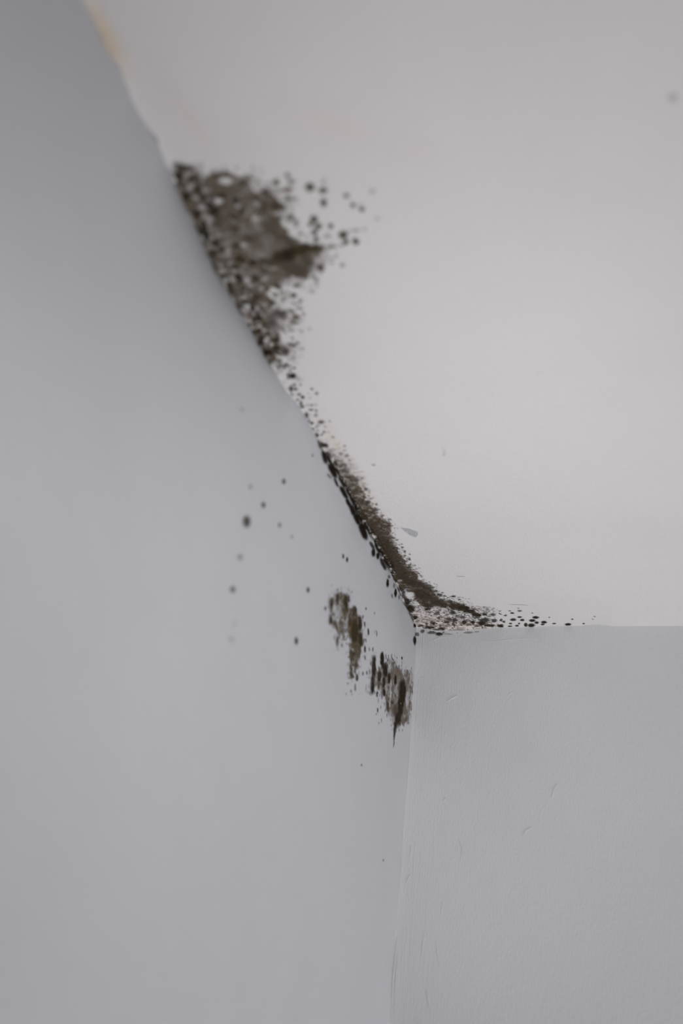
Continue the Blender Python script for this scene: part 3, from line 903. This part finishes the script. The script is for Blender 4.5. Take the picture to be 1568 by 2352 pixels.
p.darks(tr([(755, 690, 757, 775, 11, .8), (725, 400, 726, 425, 9, .65), (705, 600, 706, 650, 12, .65), (680, 505, 681, 545, 8, .7),
            (870, 710, 872, 800, 6, .6), (710, 940, 708, 1010, 13, .75), (708, 1060, 712, 1120, 11, .5), (820, 950, 818, 1000, 9, .6),
            (680, 1290, 680, 1330, 9, .6), (735, 1280, 737, 1320, 10, .65), (470, 1440, 471, 1452, 9, .7), (160, 390, 160, 425, 15, .5),
            (572, 1440, 575, 1560, 14, .55), (515, 1535, 516, 1570, 9, .65), (450, 1580, 450, 1600, 8, .6), (843, 460, 843, 490, 6, .4),
            (285, 780, 285, 810, 7, .45), (362, 770, 362, 820, 8, .5), (420, 950, 421, 975, 6, .5), (770, 950, 768, 1000, 8, .45),
            (722, 830, 724, 870, 11, .5), (697, 820, 697, 880, 8, .45), (245, 80, 246, 105, 6, .4), (325, 140, 325, 160, 7, .5),
            (380, 110, 381, 150, 6, .5), (480, 120, 480, 180, 5, .4), (530, 1580, 530, 1610, 6, .5), (20, 165, 22, 172, 6, .4),
            (845, 700, 845, 760, 5, .3), (620, 1590, 620, 1610, 6, .4), (780, 1560, 780, 1610, 6, .5), (725, 1450, 725, 1560, 6, .3)]))
p.build('speckle', parent=up, kind='stuff', height=0.0003, label='fine dark flecks thrown around the upper streaky patch')

p = Patch(*LEFT, (842, 1490, 955, 1735), 0.0016, 0.0008, warp=1.6, ns=(0.7, 1))
d = p.poly(tr([(790, 1060), (860, 1060), (880, 1260), (920, 1230), (1060, 1090), (1130, 1120), (1180, 1190), (1250, 1290), (1345, 1230), (1378, 1400),
               (1362, 1750), (1318, 1980), (1290, 2000), (1210, 2020), (1130, 2100), (1085, 1960), (1025, 1830), (985, 1670),
               (930, 1560), (860, 1500), (830, 1600), (790, 1560), (780, 1300)]), 7, 0.72, 16, 130)
n1, n2 = fbm(p.nU * 110, p.nV * 100, 81), fbm(p.nU * 300, p.nV * 300, 82)
p.film *= (0.45 + 0.65 * smooth(0.36, 0.62, n1)) * (0.75 + 0.5 * n2)
p.fc[:] = FILM + (TAN - FILM) * 0.25
p.dc[:] = DARK + (BROWN - DARK) * 0.15
p.darks(tr([(835, 1080, 832, 1350, 30, .93), (820, 1340, 812, 1580, 24, .88), (950, 1030, 945, 1180, 26, .96), (985, 1190, 990, 1340, 32, .95),
            (910, 1290, 905, 1400, 28, .93), (970, 1370, 965, 1500, 19, .95), (970, 1540, 975, 1610, 20, .9), (1045, 1310, 1040, 1430, 22, .88),
            (1130, 1340, 1130, 1450, 22, .88), (1230, 1430, 1228, 1700, 50, .985), (1207, 1640, 1192, 1870, 44, .985),
            (1172, 1850, 1160, 1985, 42, .95), (1020, 1700, 1025, 1830, 18, .55), (1080, 1690, 1085, 1720, 16, .6), (1180, 1950, 1185, 2000, 22, .6),
            (1130, 1760, 1130, 1900, 34, .45), (955, 1180, 965, 1230, 26, .85), (905, 1420, 900, 1520, 15, .5), (940, 1560, 945, 1660, 14, .35)]))
# the run tapering to a point below the patch
for k in range(9):
    t = k / 8
    b = tr([(1132 - 28 * t, 1990 + 320 * t, 1132 - 28 * (t + .12), 1990 + 320 * (t + .12), 24 - 20 * t, .78 - .35 * t)])
    p.darks(b)
p.holes(tr([(1300, 1560, 1290, 1740, 26, .8), (1070, 1560, 1062, 1640, 16, .85), (1050, 1640, 1055, 1780, 15, .6), (1100, 1110, 1100, 1160, 10, .0),
            (875, 1120, 885, 1280, 16, .97), (875, 1480, 870, 1560, 14, .8), (1065, 1370, 1068, 1470, 8, .6), (1205, 1715, 1207, 1735, 9, .8),
            (1040, 1150, 1060, 1230, 22, .7)]))
g = fbm(p.nU * 260, p.nV * 110, 84)
p.dark *= 0.84 + 0.30 * smooth(0.28, 0.50, g)
spk = dots(p.nU * 160, p.nV * 110, 86, 0.5)
p.add_dark(0.5 * spk * smooth(-14, -2, d) * (p.px < 935))
p.film *= 0.65 + 0.55 * smooth(0.30, 0.60, fbm(p.nU * 200, p.nV * 90, 85))
p.build('mould_patch', label='lower streaky mould patch on the left wall running to a point beside the corner', category='mould', height=0.0005)
low = [o for o in col.objects if o.name.startswith('mould_patch')][-1]
p = Patch(*LEFT, (842, 1480, 950, 1745), 0.0013, 0.0007, warp=0.9, ns=(0.8, 1))
p.darks(tr([(1220, 1080, 1221, 1110, 8, .8), (878, 1560, 878, 1630, 9, .85), (885, 1790, 884, 1840, 10, .75), (870, 1860, 868, 1880, 6, .45),
            (1000, 1040, 1000, 1110, 6, .6), (1035, 1050, 1035, 1110, 6, .6), (1075, 1080, 1110, 1130, 7, .5), (935, 1930, 938, 1990, 6, .5),
            (905, 1980, 905, 2010, 5, .4), (930, 1750, 930, 1800, 6, .35), (895, 1640, 895, 1720, 6, .35), (1230, 2080, 1230, 2110, 6, .3),
            (1025, 1200, 1025, 1230, 6, .5), (1315, 1990, 1315, 2010, 10, .3), (1250, 1940, 1252, 1990, 8, .45), (1285, 1900, 1285, 1960, 8, .4)]))
p.build('speckle', parent=low, kind='stuff', height=0.0003, label='fine dark flecks around the lower streaky patch')

# ---- 7. single spots scattered on the left wall
WALLSPOTS = [
    ([(566, 1198, 10, 15, .75)], (.08, .065, .045), 'largest lone brown spot on the left wall, blurred oval'),
    ([(604.5, 1160, 5, 7.5, .8)], (.06, .05, .035), 'small brown spot above right of the largest wall spot'),
    ([(651.5, 1106, 4.5, 7, .75)], (.06, .055, .05), 'highest grey brown spot on the left wall'),
    ([(574.6, 1118, 4.5, 5.5, .35)], (.1, .1, .1), 'faint grey spot high above the largest wall spot'),
    ([(642, 1206, 4, 6.5, .5)], (.1, .085, .05), 'pale olive spot right of the largest wall spot'),
    ([(670, 1233, 3.4, 3.6, .45)], (.1, .1, .1), 'tiny grey dot below right of the pale olive spot'),
    ([(551, 1280, 6, 7.5, .42)], (.1, .095, .09), 'faint grey spot below the largest wall spot'),
    ([(534, 1354, 6.5, 9, .62)], (.08, .07, .05), 'grey brown spot furthest left halfway down the wall group'),
    ([(531, 1469, 5.5, 7, .25)], (.12, .12, .12), 'barely visible spot lowest at the left of the wall group'),
    ([(707, 1355, 3.6, 7, .85)], (.06, .035, .02), 'reddish brown spot left of the upper streaky patch'),
    ([(680, 1472, 4.4, 9.5, .9)], (.055, .04, .02), 'tall brown spot lowest of the lone wall spots'),
    ([(787.6, 1278, 2.4, 6, .97)], (.03, .024, .012), 'left of two tiny crisp dark dots above the streaky patches'),
    ([(796.6, 1285.5, 2.7, 6.4, .99)], (.02, .016, .008), 'right of two tiny crisp dark dots above the streaky patches'),
    ([(717.5, 1046, 1.8, 3.5, .85)], (.05, .045, .04), 'tiny dark dot on the wall left of the top of the mould band'),
    ([(538, 1433, 5, 6, .16)], (.12, .12, .12), 'palest grey trace between two left wall spots'),
    ([(555, 941, 4, 4.5, .35)], (.12, .12, .12), 'faint lone dot high on the left wall near the sparse trail'),
    ([(830, 1757, 1.6, 3, .8)], (.05, .04, .03), 'pinpoint dot on the left wall below the lower streaky patch'),
    ([(880, 1976, 1.4, 3, .6)], (.05, .045, .04), 'pinpoint dot far down the left wall near the vertical corner'),
]
for bl, c, lab in WALLSPOTS:
    b = bl[0]
    p = Patch(*LEFT, (b[0] - b[2] * 1.6 - 2, b[1] - b[3] * 1.6 - 2, b[0] + b[2] * 1.6 + 2, b[1] + b[3] * 1.6 + 2), 0.0008, 0.0005, warp=0.5)
    p.dc[:] = np.array(c)
    p.darks(bl, 0.97)
    p.build('mould_spot', label=lab, category='mould', height=0.0003, group='lone mould spots on the left wall')

# ------------------------------------------------------------------ paint defects
p = Patch(*CEIL, (900, 1205, 970, 1240), 0.0004, 0.0007, warp=1.0)
p.fc[:] = (0.50, 0.50, 0.53)
d = in_poly(p.wx, p.wy, [(919, 1212), (933, 1214), (944, 1216), (952, 1219), (960, 1223), (958, 1228), (955, 1234), (948, 1232),
                         (940, 1229), (937, 1225), (928, 1219)])
p.add_film(0.9 * smooth(-0.8, 0.8, d))
d = in_poly(p.wx, p.wy, [(908, 1210.5), (915, 1213), (914, 1215.5)])
p.add_film(0.6 * smooth(-0.8, 0.8, d))
p.holes([(948, 1225.5, 3, 2, .5), (941, 1225, 2.4, 1.6, .4)])
p.build('paint_chip', mat=MAT_FLAKE, height=0.0001, label='small grey wedge of chipped paint on the ceiling beside the mould band', category='chip')
for bl, lab in (([(858, 1068, 5, 1.8, .6), (853, 1066, 3, 1.2, .3)], 'thin grey paint nick on the ceiling above the chipped wedge'),
                ([(1020, 1038, 3, 7, .16), (1016, 1030, 1.6, 4, .2), (1019, 1045, 4, 2, .35)], 'faint grey scuff on the open ceiling right of the band'),
                ([(1545, 224, 14, 12, .22)], 'dim grey smudge at the upper right of the ceiling')):
    b = bl[0]
    p = Patch(*CEIL, (b[0] - b[2] * 2 - 6, b[1] - b[3] * 2 - 6, b[0] + b[2] * 2 + 6, b[1] + b[3] * 2 + 6), 0.0005, 0.0007, warp=1.2)
    p.fc[:] = (0.30, 0.30, 0.31)
    p.films(bl)
    p.build('paint_scuff', mat=MAT_FLAKE, height=0.0001, cut=0.03, label=lab, category='scuff')


def ridge(name, surf, plane, pts, rad, mat, parent):
    """a raised run or crack lip in the paint: a tapered half-sunk bead along a traced line"""
    axis, value = plane
    pts = np.array(pts, float)
    t = np.linspace(0, len(pts) - 1, 10 * (len(pts) - 1) + 1)
    px = np.interp(t, range(len(pts)), pts[:, 0]) + 0.6 * (vnoise(t * 2.3, t * 0, 5) - .5)
    py = np.interp(t, range(len(pts)), pts[:, 1]) + 0.6 * (vnoise(t * 2.7, t * 0, 6) - .5)
    h = hit(px, py, axis, value)
    other = [i for i in range(3) if i != axis]
    C = surf(h[:, other[0]], h[:, other[1]])
    N = np.zeros(3)
    N[axis] = {0: 1, 1: -1, 2: -1}[axis]
    tg = np.gradient(C, axis=0)
    tg /= np.linalg.norm(tg, axis=1)[:, None]
    B = np.cross(tg, N)
    n = len(C)
    k = 7
    P = np.zeros((n, k, 3))
    for j in range(k):
        a = math.pi * j / (k - 1)
        rr = rad * (np.sin(np.pi * np.linspace(0.02, 0.98, n)) ** 0.6)
        P[:, j] = C + B * (math.cos(a) * rr * 1.6)[:, None] + N * (math.sin(a) * rr * 0.8 - rr * 0.05)[:, None]
    P[..., axis] += N[axis] * 0.00005
    me = grid_mesh(name, P, mat)
    V = np.empty(len(me.vertices) * 3, np.float32)
    me.vertices.foreach_get('co', V)
    return link(name, me, parent, V.reshape(-1, 3).mean(0))


wb = bpy.data.objects['wall_back']
wl = bpy.data.objects['wall_left']
for pts, r in (([(1025, 1612), (1034, 1606), (1045, 1600), (1052, 1598)], .0012), ([(1266, 1835), (1272, 1815), (1280, 1800)], .0010),
               ([(1200, 1922), (1208, 1908), (1222, 1900)], .0010), ([(986, 2320), (983, 2290), (978, 2270)], .0012),
               ([(899, 2335), (903, 2250), (908, 2200), (912, 2150)], .0013), ([(906, 2330), (909, 2250), (913, 2190)], .0009),
               ([(968, 2205), (971, 2170), (974, 2140)], .0008), ([(1012, 2230), (1004, 2190), (1002, 2160)], .0008),
               ([(1014, 2100), (1016, 2070)], .0008), ([(942, 1975), (944, 1955), (943, 1940)], .0010),
               ([(932, 2030), (938, 2018), (943, 2008)], .0010), ([(1018, 1840), (1024, 1833)], .0010),
               ([(966, 1560), (974, 1555)], .0007), ([(985, 1474), (1010, 1464), (1050, 1462)], .0006), ([(1080, 1468), (1130, 1474), (1180, 1468), (1240, 1466)], .0005), ([(1165, 1600), (1180, 1585)], .0006), ([(1058, 1980), (1062, 1950), (1053, 1930)], .0007)):
    ridge('paint_ridge', surf_back, (1, 0.0), pts, r, MAT_BACK, wb)
for pts, r in (([(1048, 1323), (1058, 1324), (1068, 1324)], .0003), ([(1165, 1388), (1195, 1389), (1215, 1390)], .0003)):
    ridge('paint_ridge', surf_ceiling, (2, H), pts, r, MAT_CEIL, ceil)
for pts, r in (([(815, 1900), (816, 1880)], .0008), ([(886, 1300), (878, 1280), (868, 1262)], .0006), ([(845, 1275), (838, 1256), (826, 1235)], .0006)):
    ridge('paint_ridge', surf_left, (0, 0.0), pts, r, MAT_LEFT, wl)
for o in list(col.objects):
    if o.type == 'MESH':
        print(o.name, len(o.data.polygons))
